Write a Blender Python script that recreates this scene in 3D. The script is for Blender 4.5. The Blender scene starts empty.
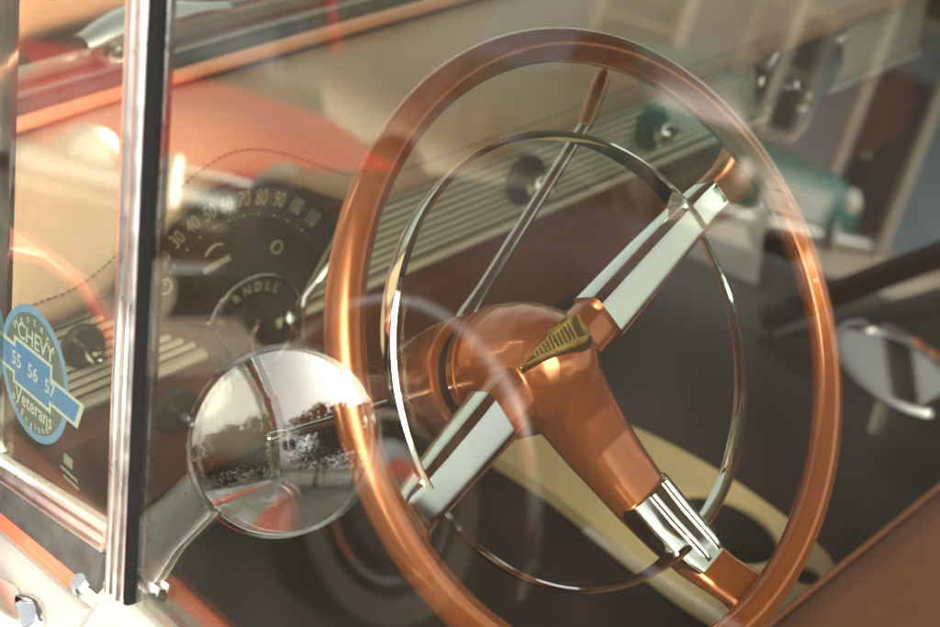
import bpy, bmesh, math, random
from mathutils import Vector, Matrix
random.seed(7)
S = bpy.context.scene
COL = S.collection
rad = math.radians
PI = math.pi
V = Vector

# ------------------------------------------------------------------ camera, sky, sun, exposure
YAW, PITCH = rad(43), rad(30)
cam_r = V((math.cos(YAW), -math.sin(YAW), 0))
cam_b = V((-math.sin(YAW) * math.cos(PITCH), -math.cos(YAW) * math.cos(PITCH), math.sin(PITCH)))
cam_u = cam_b.cross(cam_r)
W = V((0, 0, 1.0))                                   # centre of the steering wheel
CAM = V((-0.62483, -0.51315, 1.49388))
cd = bpy.data.cameras.new("camera")
cam = bpy.data.objects.new("camera", cd); COL.objects.link(cam)
m = Matrix((cam_r, cam_u, cam_b)).transposed().to_4x4(); m.translation = CAM
cam.matrix_world = m
cd.sensor_width = 36; cd.lens = 36 * 1305 / 940
cd.clip_start = 0.02; cd.clip_end = 600
cd.dof.use_dof = True; cd.dof.focus_distance = 0.95; cd.dof.aperture_fstop = 4.8
S.camera = cam
world = bpy.data.worlds.new("World"); S.world = world; world.use_nodes = True
wn = world.node_tree.nodes; wl = world.node_tree.links
sky = wn.new("ShaderNodeTexSky"); sky.sky_type = 'NISHITA'; sky.sun_disc = False
SUN_EL, SUN_AZ = rad(40), rad(217)                   # azimuth clockwise from +Y
sky.sun_elevation = SUN_EL; sky.sun_rotation = SUN_AZ
sky.air_density = 0.8; sky.dust_density = 6.0; sky.ozone_density = 0.6
hs = wn.new("ShaderNodeHueSaturation"); hs.inputs["Saturation"].default_value = 0.25
wl.new(sky.outputs[0], hs.inputs["Color"]); wl.new(hs.outputs[0], wn["Background"].inputs[0]); wn["Background"].inputs[1].default_value = 0.15
sl = bpy.data.lights.new("sun", 'SUN'); sl.energy = 0.8; sl.angle = rad(35); sl.color = (1.0, 0.92, 0.80)
so = bpy.data.objects.new("sun", sl); COL.objects.link(so)
sd = V((math.sin(SUN_AZ) * math.cos(SUN_EL), math.cos(SUN_AZ) * math.cos(SUN_EL), math.sin(SUN_EL)))
so.rotation_euler = sd.to_track_quat('Z', 'Y').to_euler()
S.view_settings.view_transform = 'Standard'; S.view_settings.look = 'None'
S.view_settings.gamma = 1; S.view_settings.exposure = 1.88
S.render.engine = 'CYCLES'
S.cycles.max_bounces = 14; S.cycles.transparent_max_bounces = 24; S.cycles.glossy_bounces = 8
S.cycles.caustics_reflective = False; S.cycles.caustics_refractive = False
S.cycles.sample_clamp_indirect = 6
try:
    S.cycles.use_denoising = True
except Exception:
    pass

# ------------------------------------------------------------------ materials
def mat(name, col, rough=0.5, metal=0.0, coat=0.0, noise=0.0, nscale=30, bump=0.0, bscale=200, rough_var=0.0, spec=0.5, sheen=0.0):
    m = bpy.data.materials.new(name); m.use_nodes = True
    nt = m.node_tree; b = nt.nodes["Principled BSDF"]
    b.inputs["Base Color"].default_value = (*col, 1); b.inputs["Roughness"].default_value = rough
    b.inputs["Metallic"].default_value = metal; b.inputs["Coat Weight"].default_value = coat
    b.inputs["Coat Roughness"].default_value = 0.03; b.inputs["Coat IOR"].default_value = 1.5
    b.inputs["Specular IOR Level"].default_value = spec
    b.inputs["Sheen Weight"].default_value = sheen
    tc = nt.nodes.new("ShaderNodeTexCoord")
    if noise > 0 or rough_var > 0:
        n = nt.nodes.new("ShaderNodeTexNoise"); n.inputs["Scale"].default_value = nscale; n.inputs["Detail"].default_value = 6
        nt.links.new(tc.outputs["Object"], n.inputs["Vector"])
        if noise > 0:
            r = nt.nodes.new("ShaderNodeMapRange"); r.inputs[1].default_value = 0.3; r.inputs[2].default_value = 0.7
            r.inputs[3].default_value = 1 - noise; r.inputs[4].default_value = 1 + noise
            nt.links.new(n.outputs["Fac"], r.inputs[0])
            mx = nt.nodes.new("ShaderNodeVectorMath"); mx.operation = 'SCALE'; mx.inputs[0].default_value = col
            nt.links.new(r.outputs[0], mx.inputs["Scale"]); nt.links.new(mx.outputs[0], b.inputs["Base Color"])
        if rough_var > 0:
            r2 = nt.nodes.new("ShaderNodeMapRange"); r2.inputs[1].default_value = 0.35; r2.inputs[2].default_value = 0.7
            r2.inputs[3].default_value = max(rough - rough_var * .4, 0.01); r2.inputs[4].default_value = rough + rough_var
            nt.links.new(n.outputs["Fac"], r2.inputs[0]); nt.links.new(r2.outputs[0], b.inputs["Roughness"])
    if bump > 0:
        n2 = nt.nodes.new("ShaderNodeTexNoise"); n2.inputs["Scale"].default_value = bscale; n2.inputs["Detail"].default_value = 4
        nt.links.new(tc.outputs["Object"], n2.inputs["Vector"])
        bp = nt.nodes.new("ShaderNodeBump"); bp.inputs["Strength"].default_value = bump; bp.inputs["Distance"].default_value = 0.002
        nt.links.new(n2.outputs["Fac"], bp.inputs["Height"]); nt.links.new(bp.outputs[0], b.inputs["Normal"])
    return m

def glass_mat(name, tint=(0.83, 0.85, 0.79), dust=0.02, f0=0.095):
    """A thin pane: light goes straight through it, and a Fresnel share is mirrored off it; a film of dust scatters a little."""
    m = bpy.data.materials.new(name); m.use_nodes = True
    nt = m.node_tree; nt.nodes.remove(nt.nodes["Principled BSDF"]); out = nt.nodes["Material Output"]
    lw = nt.nodes.new("ShaderNodeLayerWeight"); lw.inputs[0].default_value = 0.5
    pw = nt.nodes.new("ShaderNodeMath"); pw.operation = 'POWER'; pw.inputs[1].default_value = 5
    nt.links.new(lw.outputs["Facing"], pw.inputs[0])
    ma = nt.nodes.new("ShaderNodeMath"); ma.operation = 'MULTIPLY_ADD'; ma.inputs[1].default_value = 1 - f0; ma.inputs[2].default_value = f0
    nt.links.new(pw.outputs[0], ma.inputs[0])
    tr = nt.nodes.new("ShaderNodeBsdfTransparent"); tr.inputs[0].default_value = (*tint, 1)
    gl = nt.nodes.new("ShaderNodeBsdfGlossy"); gl.inputs["Roughness"].default_value = 0.0; gl.inputs[0].default_value = (1, 1, 0.95, 1)
    mx = nt.nodes.new("ShaderNodeMixShader")
    nt.links.new(ma.outputs[0], mx.inputs[0]); nt.links.new(tr.outputs[0], mx.inputs[1]); nt.links.new(gl.outputs[0], mx.inputs[2])
    df = nt.nodes.new("ShaderNodeBsdfDiffuse"); df.inputs[0].default_value = (0.55, 0.5, 0.42, 1)
    tc = nt.nodes.new("ShaderNodeTexCoord"); n = nt.nodes.new("ShaderNodeTexNoise"); n.inputs["Scale"].default_value = 14; n.inputs["Detail"].default_value = 8
    nt.links.new(tc.outputs["Object"], n.inputs["Vector"])
    r = nt.nodes.new("ShaderNodeMapRange"); r.inputs[1].default_value = 0.3; r.inputs[2].default_value = 0.75
    r.inputs[3].default_value = dust * 0.4; r.inputs[4].default_value = dust * 1.6
    nt.links.new(n.outputs["Fac"], r.inputs[0])
    m2 = nt.nodes.new("ShaderNodeMixShader"); nt.links.new(r.outputs[0], m2.inputs[0])
    nt.links.new(mx.outputs[0], m2.inputs[1]); nt.links.new(df.outputs[0], m2.inputs[2])
    nt.links.new(m2.outputs[0], out.inputs[0])
    return m

M = {}
M['copper'] = mat("copper_paint", (0.47, 0.122, 0.026), 0.22, 0.62, 1.0, 0.06, 900, rough_var=0.05)
M['copper_flat'] = mat("copper_enamel", (0.17, 0.048, 0.018), 0.4, 0.2, 0.4, 0.08, 40)
M['chrome'] = mat("chrome", (0.72, 0.72, 0.68), 0.06, 1.0, 0, 0.04, 60, rough_var=0.07)
M['chrome_soft'] = mat("brushed_metal", (0.62, 0.62, 0.56), 0.25, 1.0, 0, 0.05, 80, rough_var=0.1)
M['satin_chrome'] = mat("satin_chrome", (0.92, 0.87, 0.79), 0.30, 1.0, 0, 0.04, 60, rough_var=0.08)
M['chrome_dull'] = mat("dull_metal", (0.30, 0.30, 0.28), 0.35, 1.0, 0, 0.1, 30)
M['mirror'] = mat("mirror_glass", (0.86, 0.88, 0.86), 0.01, 1.0)
M['gold'] = mat("gold_metal", (0.72, 0.50, 0.16), 0.32, 0.85, 0, 0.12, 200, rough_var=0.12)
M['gold_dark'] = mat("gold_recess", (0.13, 0.085, 0.022), 0.45, 0.7)
M['black'] = mat("black_gap", (0.006, 0.006, 0.006), 0.6)
M['rubber'] = mat("black_rubber", (0.005, 0.005, 0.0045), 0.9, spec=0.15, bump=0.6, bscale=500, noise=0.3, nscale=300)
M['rubber_grey'] = mat("grey_rubber", (0.06, 0.055, 0.045), 0.7, bump=0.3, bscale=300, noise=0.3, nscale=60)
M['pad'] = mat("dash_vinyl", (0.47, 0.305, 0.185), 0.5, bump=0.15, bscale=900, noise=0.05, nscale=8)
M['vinyl'] = mat("seat_vinyl", (0.20, 0.062, 0.023), 0.45, bump=0.35, bscale=900, noise=0.06, nscale=12)
M['thread'] = mat("thread", (0.19, 0.10, 0.055), 0.9)
M['strip'] = mat("satin_strip", (0.62, 0.55, 0.40), 0.4, 0.45)
M['strip_dark'] = mat("strip_groove", (0.07, 0.06, 0.05), 0.6)
M['dial'] = mat("dial_black", (0.040, 0.029, 0.019), 0.45, noise=0.15, nscale=30)
M['dialrim'] = mat("dial_bronze", (0.11, 0.085, 0.06), 0.35, 0.6)
M['numeral'] = mat("numeral_cream", (0.33, 0.30, 0.19), 0.6)
M['carpet'] = mat("dark_carpet", (0.028, 0.015, 0.008), 0.95, noise=0.4, nscale=250, bump=0.6, bscale=400)
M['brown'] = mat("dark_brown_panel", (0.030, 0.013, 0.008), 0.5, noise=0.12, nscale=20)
M['cream'] = mat("cream_laminate", (0.74, 0.55, 0.29), 0.45, noise=0.07, nscale=18, bump=0.05, bscale=200)
M['white'] = mat("white_paint", (0.32, 0.295, 0.245), 0.28, 0, 1.0, 0.03, 20)
M['coral'] = mat("coral_paint", (0.72, 0.13, 0.06), 0.3, 0, 1.0, 0.03, 20)
M['orange'] = mat("orange_paint", (0.80, 0.33, 0.16), 0.3, 0.1, 1.0, 0.04, 10)
M['cowl_red'] = mat("cowl_red", (0.30, 0.055, 0.03), 0.35, 0.1, 0.8)
M['liner'] = mat("roof_lining", (0.50, 0.40, 0.29), 0.9, bump=0.2)
M['glass'] = glass_mat("window_glass", dust=0.008)
M['vent_glass'] = glass_mat("vent_window_glass", dust=0.03)
M['screen'] = glass_mat("windscreen_glass", tint=(0.87,0.89,0.84), dust=0.004, f0=0.045)
M['d_base'] = mat("decal_slate", (0.16, 0.20, 0.18), 0.5, noise=0.1, nscale=60)
M['d_blue'] = mat("decal_blue", (0.10, 0.29, 0.62), 0.5, noise=0.08, nscale=60)
M['d_edge'] = mat("decal_pale_blue", (0.22, 0.42, 0.68), 0.5)
M['d_white'] = mat("decal_white", (0.72, 0.75, 0.68), 0.5)
M['d_faint'] = mat("decal_faint", (0.30, 0.34, 0.27), 0.6)
M['asphalt'] = mat("asphalt", (0.15, 0.135, 0.115), 0.9, noise=0.25, nscale=3, bump=0.5, bscale=80)
M['pave'] = mat("pavement", (0.52, 0.43, 0.33), 0.85, noise=0.12, nscale=4)
M['teal'] = mat("teal_paint", (0.005, 0.13, 0.10), 0.5, 0.0, 0.15)
M['red'] = mat("red_paint", (0.46, 0.004, 0.003), 0.6, 0.0, 0.25)
M['dark'] = mat("dark_paint", (0.014, 0.007, 0.004), 0.45, 0.0, 0.25)
M['cabglass'] = mat("tinted_glass", (0.03, 0.035, 0.035), 0.3, 0.0, 0.1)
M['tyre'] = mat("tyre_rubber", (0.018, 0.017, 0.016), 0.8)
M['whitewall'] = mat("tyre_whitewall", (0.30, 0.29, 0.25), 0.6)
M['lamp'] = mat("lamp_lens", (0.75, 0.73, 0.62), 0.1, 0.0, 1.0)
M['post'] = mat("tan_timber", (0.52, 0.46, 0.38), 0.7, noise=0.15, nscale=9)
M['beige'] = mat("beige_stucco", (0.66, 0.50, 0.36), 0.85, noise=0.08, nscale=2)
M['roof'] = mat("brown_roof", (0.14, 0.09, 0.06), 0.8, noise=0.2, nscale=5)
M['pane'] = mat("house_pane", (0.05, 0.06, 0.07), 0.06, 0, 1.0)
M['trim'] = mat("white_trim", (0.7, 0.66, 0.58), 0.6)
M['bark'] = mat("bark", (0.10, 0.07, 0.05), 0.9, noise=0.3, nscale=10)
M['leaf'] = mat("leaf", (0.055, 0.085, 0.025), 0.6, noise=0.4, nscale=1.3)
# clapboard: horizontal boards in the bump
mc = mat("blue_clapboard", (0.27, 0.39, 0.48), 0.7, noise=0.12, nscale=3)
_nt = mc.node_tree; _tc = _nt.nodes.new("ShaderNodeTexCoord"); _w = _nt.nodes.new("ShaderNodeTexWave")
_w.bands_direction = 'Z'; _w.wave_profile = 'SAW'; _w.inputs["Scale"].default_value = 1.6
_nt.links.new(_tc.outputs["Object"], _w.inputs["Vector"])
_b = _nt.nodes.new("ShaderNodeBump"); _b.inputs["Strength"].default_value = 1.0; _b.inputs["Distance"].default_value = 0.03
_nt.links.new(_w.outputs["Fac"], _b.inputs["Height"]); _nt.links.new(_b.outputs[0], _nt.nodes["Principled BSDF"].inputs["Normal"])
M['clap'] = mc

# ------------------------------------------------------------------ mesh helpers
class MB:
    """Collects vertices and faces, then links them as ONE mesh object."""
    def __init__(s): s.v = []; s.f = []; s.mi = []; s.cur = 0
    def add(s, vs, fs):
        o = len(s.v); s.v += [V(x) for x in vs]; s.f += [[i + o for i in f] for f in fs]; s.mi += [s.cur] * len(fs); return s
    def grid(s, rows, close_u=False, close_v=False, cap=False):
        """rows: list of equally long lists of points. close_u joins last row to first, close_v closes each row."""
        n, k = len(rows), len(rows[0]); vs = [p for r in rows for p in r]; fs = []
        for i in range(n if close_u else n - 1):
            for j in range(k if close_v else k - 1):
                a, b = i, (i + 1) % n; c, d = j, (j + 1) % k
                fs.append([a * k + c, a * k + d, b * k + d, b * k + c])
        if cap:
            fs.append([j for j in range(k)][::-1]); fs.append([(n - 1) * k + j for j in range(k)])
        return s.add(vs, fs)
    def box(s, lo, hi):
        x0, y0, z0 = lo; x1, y1, z1 = hi
        return s.add([(x0, y0, z0), (x1, y0, z0), (x1, y1, z0), (x0, y1, z0), (x0, y0, z1), (x1, y0, z1), (x1, y1, z1), (x0, y1, z1)],
                     [[0, 3, 2, 1], [4, 5, 6, 7], [0, 1, 5, 4], [1, 2, 6, 5], [2, 3, 7, 6], [3, 0, 4, 7]])
    def tube(s, path, r, n=12, closed=False, cap=True, sc=None):
        path = [V(p) for p in path]; N = len(path); rows = []
        rr = r if isinstance(r, (list, tuple)) else [r] * N
        ref = None
        for i in range(N):
            a = path[(i - 1) % N] if (closed or i > 0) else path[0]
            b = path[(i + 1) % N] if (closed or i < N - 1) else path[-1]
            t = (b - a).normalized()
            if ref is None:
                ref = V((0, 0, 1)) if abs(t.z) < .9 else V((1, 0, 0))
            x = t.cross(ref).normalized(); y = x.cross(t).normalized(); ref = y
            rows.append([path[i] + (x * math.cos(2 * PI * k / n) + y * math.sin(2 * PI * k / n)) * rr[i] for k in range(n)])
        return s.grid(rows, close_u=closed, close_v=True, cap=cap and not closed)
    def lathe(s, prof, org, ax, n=48, cap=True):
        """prof: (radius, height along ax)."""
        ax = V(ax).normalized(); x = ax.orthogonal().normalized(); y = ax.cross(x)
        rows = [[V(org) + ax * h + (x * math.cos(2 * PI * k / n) + y * math.sin(2 * PI * k / n)) * max(r, 1e-5) for k in range(n)] for r, h in prof]
        return s.grid(rows, close_v=True, cap=cap)
    def prism(s, pts, off):
        """pts: planar loop; extruded by off."""
        off = V(off); n = len(pts); vs = [V(p) for p in pts] + [V(p) + off for p in pts]
        return s.add(vs, [list(range(n))[::-1], [n + i for i in range(n)]] + [[i, (i + 1) % n, n + (i + 1) % n, n + i] for i in range(n)])
    def build(s, name, mats, parent=None, smooth=True, angle=38, bevel=0, seg=2, origin=None):
        me = bpy.data.meshes.new(name)
        org = V(origin) if origin else V((0, 0, 0))
        me.from_pydata([p - org for p in s.v], [], s.f)
        for m_ in (mats if isinstance(mats, (list, tuple)) else [mats]): me.materials.append(m_)
        for i, p in enumerate(me.polygons): p.material_index = s.mi[i]
        bm = bmesh.new(); bm.from_mesh(me); bmesh.ops.remove_doubles(bm, verts=bm.verts, dist=1e-6)
        bmesh.ops.recalc_face_normals(bm, faces=bm.faces); bm.to_mesh(me); bm.free()
        if smooth:
            for p in me.polygons: p.use_smooth = True
            me.set_sharp_from_angle(angle=rad(angle))
        o = bpy.data.objects.new(name, me); COL.objects.link(o); o.location = org
        if parent is not None:
            o.parent = parent; o.matrix_parent_inverse = Matrix.Translation(-abs_loc(parent))
        if bevel:
            bv = o.modifiers.new("bevel", 'BEVEL'); bv.width = bevel; bv.segments = seg; bv.limit_method = 'ANGLE'; bv.angle_limit = rad(35)
            bv.harden_normals = False
        return o

def abs_loc(o):
    p = V(o.location)
    if o.parent: p = p + abs_loc(o.parent) + V(o.matrix_parent_inverse.translation)
    return p

def thing(name, label, cat, loc=(0, 0, 0), group=None):
    o = bpy.data.objects.new(name, None); COL.objects.link(o); o.location = loc; o.empty_display_size = 0.1
    o["label"] = label; o["category"] = cat
    if group: o["group"] = group
    return o
def tag(o, label, cat, group=None):
    o["label"] = label; o["category"] = cat
    if group: o["group"] = group
    return o
def structure(o): o["kind"] = "structure"; return o

def glyphs(text, size):
    """Triangulated mesh of a line of text, centred on the origin in the XY plane."""
    cu = bpy.data.curves.new("lettering", 'FONT'); cu.body = text; cu.size = size; cu.align_x = 'CENTER'; cu.align_y = 'CENTER'
    cu.resolution_u = 3; cu.offset = size * 0.012
    o = bpy.data.objects.new("lettering", cu); COL.objects.link(o)
    dg = bpy.context.evaluated_depsgraph_get(); dg.update()
    me = bpy.data.meshes.new_from_object(o.evaluated_get(dg))
    vs = [v.co.copy() for v in me.vertices]; fs = [list(p.vertices) for p in me.polygons]
    bpy.data.objects.remove(o); bpy.data.meshes.remove(me); bpy.data.curves.remove(cu)
    return vs, fs
def put_text(mb, text, size, org, ex, ey, sx=1.0, sy=1.0, fat=0.0):
    vs, fs = glyphs(text, size)
    return mb.add([V(org) + V(ex) * (v.x * sx) + V(ey) * (v.y * sy) for v in vs], fs)
def bez(p0, p1, p2, p3, n):
    p0, p1, p2, p3 = map(V, (p0, p1, p2, p3))
    return [p0 * (1 - t) ** 3 + p1 * 3 * t * (1 - t) ** 2 + p2 * 3 * t * t * (1 - t) + p3 * t ** 3 for t in [i / n for i in range(n + 1)]]
def smoothstep(a, b, x):
    t = min(max((x - a) / (b - a), 0), 1); return t * t * (3 - 2 * t)
def lerp_table(tab, x):
    if x <= tab[0][0]: return tab[0][1]
    for (a, va), (b, vb) in zip(tab, tab[1:]):
        if x <= b: return va + (vb - va) * smoothstep(a, b, x)
    return tab[-1][1]

# wheel plane frame: EX to the car's right, EU up the wheel, EN along the column towards the driver
EN = V((0, -0.8495, 0.5274)).normalized(); EX = V((1, 0, 0)); EU = EN.cross(EX)
def wl_(x, y, s): return W + EX * x + EU * y + EN * s
def polar(rho, deg, s): return wl_(rho * math.cos(rad(deg)), rho * math.sin(rad(deg)), s)
# the glass of the driver's door leans inwards at the top
LEAN = 0.2126
def gx(z): return -0.33 + LEAN * (z - 1.0)
GN = V((-1, 0, LEAN)).normalized()                    # outward normal
GU = V((LEAN, 0, 1)).normalized()                     # up along the glass
def gp(y, z, out=0.0): return V((gx(z), y, z)) + GN * out

# ================================================================== SETTING
g = MB(); g.add([(-250, -250, 0), (250, -250, 0), (250, 250, 0), (-250, 250, 0)], [[0, 1, 2, 3]])
structure(g.build("road", M['asphalt'], smooth=False))
g = MB(); g.box((-12.0, -30, -0.05), (-8.6, 2.5, 0.13))
structure(g.build("pavement", M['pave'], smooth=False, bevel=0.02))

g = MB(); g.add([(-40, 2.6, 0.004), (8, 2.6, 0.004), (8, 13.99, 0.004), (-40, 13.99, 0.004)], [[0, 1, 2, 3]])
structure(g.build("forecourt_pavement", M['pave'], smooth=False))

# ================================================================== OWN CAR: BODY
body = thing("classic_car", "orange and white classic car body around the copper steering wheel", "car", (0.37, 0, 0))
XL, XR = -0.30, 1.06
# hood beyond the windscreen: gently crowned sheet with thickness
rows = []
for i in range(13):
    y = 0.775 + 1.75 * i / 12
    rows.append([V((-0.36 + 1.64 * j / 20, y + 0.05 * (1 - (2 * j / 20 - 1) ** 2), 1.035 + 0.035 * (1 - (2 * j / 20 - 1) ** 4) - 0.05 * (i / 12) ** 2)) for j in range(21)])
h = MB(); h.grid(rows); ho = h.build("hood", M['orange'], body)
sm = ho.modifiers.new("thickness", 'SOLIDIFY'); sm.thickness = 0.02
# raised wind-split in the middle of the hood
h = MB(); h.tube([(0.46, 0.84 + .12 * i, 1.072 - 0.05 * ((.84 + .12 * i - .775) / 1.75) ** 2) for i in range(13)], 0.012, 8); h.build("hood_ridge", M['chrome'], body)
def cowl_curve(x): return 0.045 * (1 - ((x - 0.46) / 0.82) ** 2)          # the base of the screen bows forward
def swept(prof, x0, x1, n=30, zoff=0.0):
    rows = []
    for i in range(n + 1):
        x = x0 + (x1 - x0) * i / n
        rows.append([V((x, y + cowl_curve(x), z + zoff)) for y, z in prof])
    return rows
def circ_prof(cy, cz, ry, rz, n=12): return [(cy + ry * math.cos(2 * PI * k / n), cz + rz * math.sin(2 * PI * k / n)) for k in range(n)]
h = MB(); h.grid(swept([(0.675, 1.018), (0.70, 1.024), (0.715, 1.024), (0.728, 1.014), (0.728, 0.99), (0.675, 0.99)], -0.36, 1.28), close_v=True, cap=True)
h.build("cowl_panel", M['cowl_red'], body)
h = MB(); h.grid(swept(circ_prof(0.728, 1.030, 0.008, 0.010), -0.36, 1.28), close_v=True, cap=True); h.build("hood_edge_moulding", M['white'], body)
h = MB(); h.grid(swept(circ_prof(0.655, 1.022, 0.010, 0.010), -0.36, 1.28), close_v=True, cap=True); h.build("windscreen_gasket", M['rubber_grey'], body)
h = MB(); h.grid(swept(circ_prof(0.674, 1.027, 0.006, 0.007), -0.36, 1.28), close_v=True, cap=True); h.build("windscreen_moulding", M['chrome'], body)
h = MB(); h.grid(swept(circ_prof(0.630, 1.020, 0.012, 0.008), -0.33, 1.25), close_v=True, cap=True); h.build("screen_garnish", M['orange'], body)
# windscreen
rows = []
for i in range(13):
    t = i / 12; z = 1.028 + 0.40 * t; y = 0.662 - 0.26 * t
    rows.append([V((x, y + cowl_curve(x) * (1 - .5 * t), z)) for x in [-0.34 + 0.07 * t + (1.60 - .14 * t) * j / 24 for j in range(25)]])
h = MB(); h.grid(rows); ho = h.build("windscreen", M['screen'], body); sm = ho.modifiers.new("thickness", 'SOLIDIFY'); sm.thickness = 0.004
# roof with lining, header, pillars
rows = []
for i in range(17):
    t = i / 16; y = 0.42 - 1.20 * t
    rows.append([V((-0.27 + 1.44 * j / 16, y, 1.44 + 0.10 * (1 - (2 * j / 16 - 1) ** 4) * (0.55 + .45 * math.sin(PI * min(t * 1.1, 1))) + 0.02 * math.sin(PI * t))) for j in range(17)])
h = MB(); h.grid(rows); ho = h.build("roof", M['white'], body); sm = ho.modifiers.new("thickness", 'SOLIDIFY'); sm.thickness = 0.018; sm.offset = 1
rows = [[p - V((0, 0, 0.022)) for p in r] for r in rows]
h = MB(); h.grid(rows); ho = h.build("roof_lining", M['liner'], body); sm = ho.modifiers.new("thickness", 'SOLIDIFY'); sm.thickness = 0.004; sm.offset = -1
h = MB(); h.tube([(-0.27 + .09 * i, 0.405 + .02 * (1 - ((i - 8) / 8) ** 2), 1.425 + .012 * (1 - ((i - 8) / 8) ** 2)) for i in range(17)], 0.022, 10); h.build("header_rail", M['orange'], body)
for sgn in (0, 1):
    bx = (lambda x: x) if sgn == 0 else (lambda x: 0.90 - x)
    h = MB(); h.tube([(bx(-0.352), 0.62, 0.98), (bx(-0.335), 0.575, 1.10), (bx(-0.30), 0.505, 1.26), (bx(-0.262), 0.43, 1.425)], [0.028, 0.024, 0.022, 0.024], 10)
    h.build("windscreen_pillar", M['chrome' if sgn == 0 else 'orange'], body)
    h = MB(); h.tube([(bx(-0.27), -0.77, 1.445), (bx(-0.285), -1.05, 1.36), (bx(-0.315), -1.45, 1.12), (bx(-0.335), -1.72, 0.90)], [0.022, 0.022, 0.026, 0.034], 10)
    h.build("rear_pillar", M['white'], body)
rows = []
for i in range(11):
    t = i / 10; rows.append([V((-0.27 - .06 * t + (1.44 + .12 * t) * j_ / 16, -0.785 - 0.93 * t - .04 * math.sin(PI * j_ / 16), 1.455 - 0.55 * t ** 1.25)) for j_ in range(17)])
h = MB(); h.grid(rows); ho = h.build("rear_window", M['screen'], body); sm = ho.modifiers.new("thickness", 'SOLIDIFY'); sm.thickness = 0.004
h = MB(); h.grid([[V((-0.36 + 1.64 * j_ / 12, -1.74 - .9 * i / 6, 0.905 + .03 * math.sin(PI * j_ / 12) - .10 * (i / 6) ** 2)) for j_ in range(13)] for i in range(7)]); ho = h.build("boot_lid", M['orange'], body); sm = ho.modifiers.new("thickness", 'SOLIDIFY'); sm.thickness = 0.015
# passenger side: door panel, sill, window rail
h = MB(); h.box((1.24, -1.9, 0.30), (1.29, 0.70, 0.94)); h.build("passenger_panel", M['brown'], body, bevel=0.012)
h = MB(); h.box((1.225, -1.9, 0.942), (1.30, 0.66, 0.965)); h.build("passenger_sill", M['copper_flat'], body, bevel=0.006)
# floor, firewall, hump, tail end of the cabin
h = MB(); h.box((-0.36, -2.0, 0.24), (1.29, 0.95, 0.28)); h.build("floor_pan", M['carpet'], body, smooth=False)
h = MB(); h.box((-0.36, 0.952, 0.24), (1.29, 1.0, 1.0)); h.build("firewall", M['carpet'], body, smooth=False)
h = MB(); h.grid([[V((0.38 + 0.20 * math.cos(PI * k / 12), y, 0.279 + 0.12 * math.sin(PI * k / 12))) for k in range(13)] for y in (0.949, 0.4, 0.0, -0.6, -1.2)]); h.build("transmission_hump", M['carpet'], body)
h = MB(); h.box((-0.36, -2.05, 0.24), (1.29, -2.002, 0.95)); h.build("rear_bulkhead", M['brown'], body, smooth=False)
# left flank behind and below the driver's door (what the round mirror looks back at)
flank_prof = [(-0.385, 0.868), (-0.412, 0.862), (-0.445, 0.855), (-0.478, 0.842), (-0.510, 0.82), (-0.545, 0.785), (-0.575, 0.735), (-0.597, 0.66), (-0.608, 0.56), (-0.606, 0.45), (-0.585, 0.35), (-0.53, 0.26)]
fender_prof = [(-0.362, 1.020), (-0.40, 1.035), (-0.445, 1.030), (-0.49, 1.005), (-0.535, 0.955), (-0.57, 0.88), (-0.595, 0.78), (-0.608, 0.66), (-0.61, 0.52), (-0.59, 0.38), (-0.53, 0.28)]
def flank(y0, y1, name, parent, prof=None):
    h = MB(); rows = []
    for y in [y0 + (y1 - y0) * i / 8 for i in range(9)]:
        rows.append([V((x, y, z)) for x, z in (prof or flank_prof)])
    h.grid(rows); h.cur = 1
    h.v, h.f, h.mi = h.v, h.f, h.mi
    for i, f in enumerate(h.f):
        zc = sum(h.v[k].z for k in f) / 4
        h.mi[i] = 0 if (zc > 0.856 and not prof) or .40 < zc < 0.70 else 1
    o = h.build(name, [M['white'], M['coral']], parent); s_ = o.modifiers.new("thickness", 'SOLIDIFY'); s_.thickness = 0.012; s_.offset = -1
    return o
flank(-0.955, -2.6, "rear_quarter", body)
flank(0.46, 2.3, "front_fender", body, fender_prof)
h = MB(); h.prism([(x + (.014 if x < -.55 else .004), 0.462, z - .004) for x, z in fender_prof] + [(-0.322, 0.462, 0.28), (-0.322, 0.462, 1.010)], (0, 0.014, 0)); h.build("cowl_side", M['rubber'], body, smooth=False)
h = MB(); h.box((-0.365, 0.462, 1.000), (-0.318, 0.76, 1.018)); h.build("cowl_corner", M['coral'], body, bevel=0.005)
h = MB(); h.grid([[V((-0.36, y, 0.872)), V((-0.36, y, 0.885)), V((-0.385, y, 0.878)), V((-0.388, y, 0.866))] for y in (-0.955, -1.5, -2.0, -2.6)], close_v=True, cap=True); h.build("quarter_belt_moulding", M['chrome'], body)
h = MB(); h.prism([gp(-0.99, 0.895, -.004), gp(-1.66, 0.895, -.004), gp(-1.10, 1.33, -.004), gp(-0.99, 1.37, -.004)], GN * 0.004); h.build("quarter_window", M['glass'], body, smooth=False)
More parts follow.
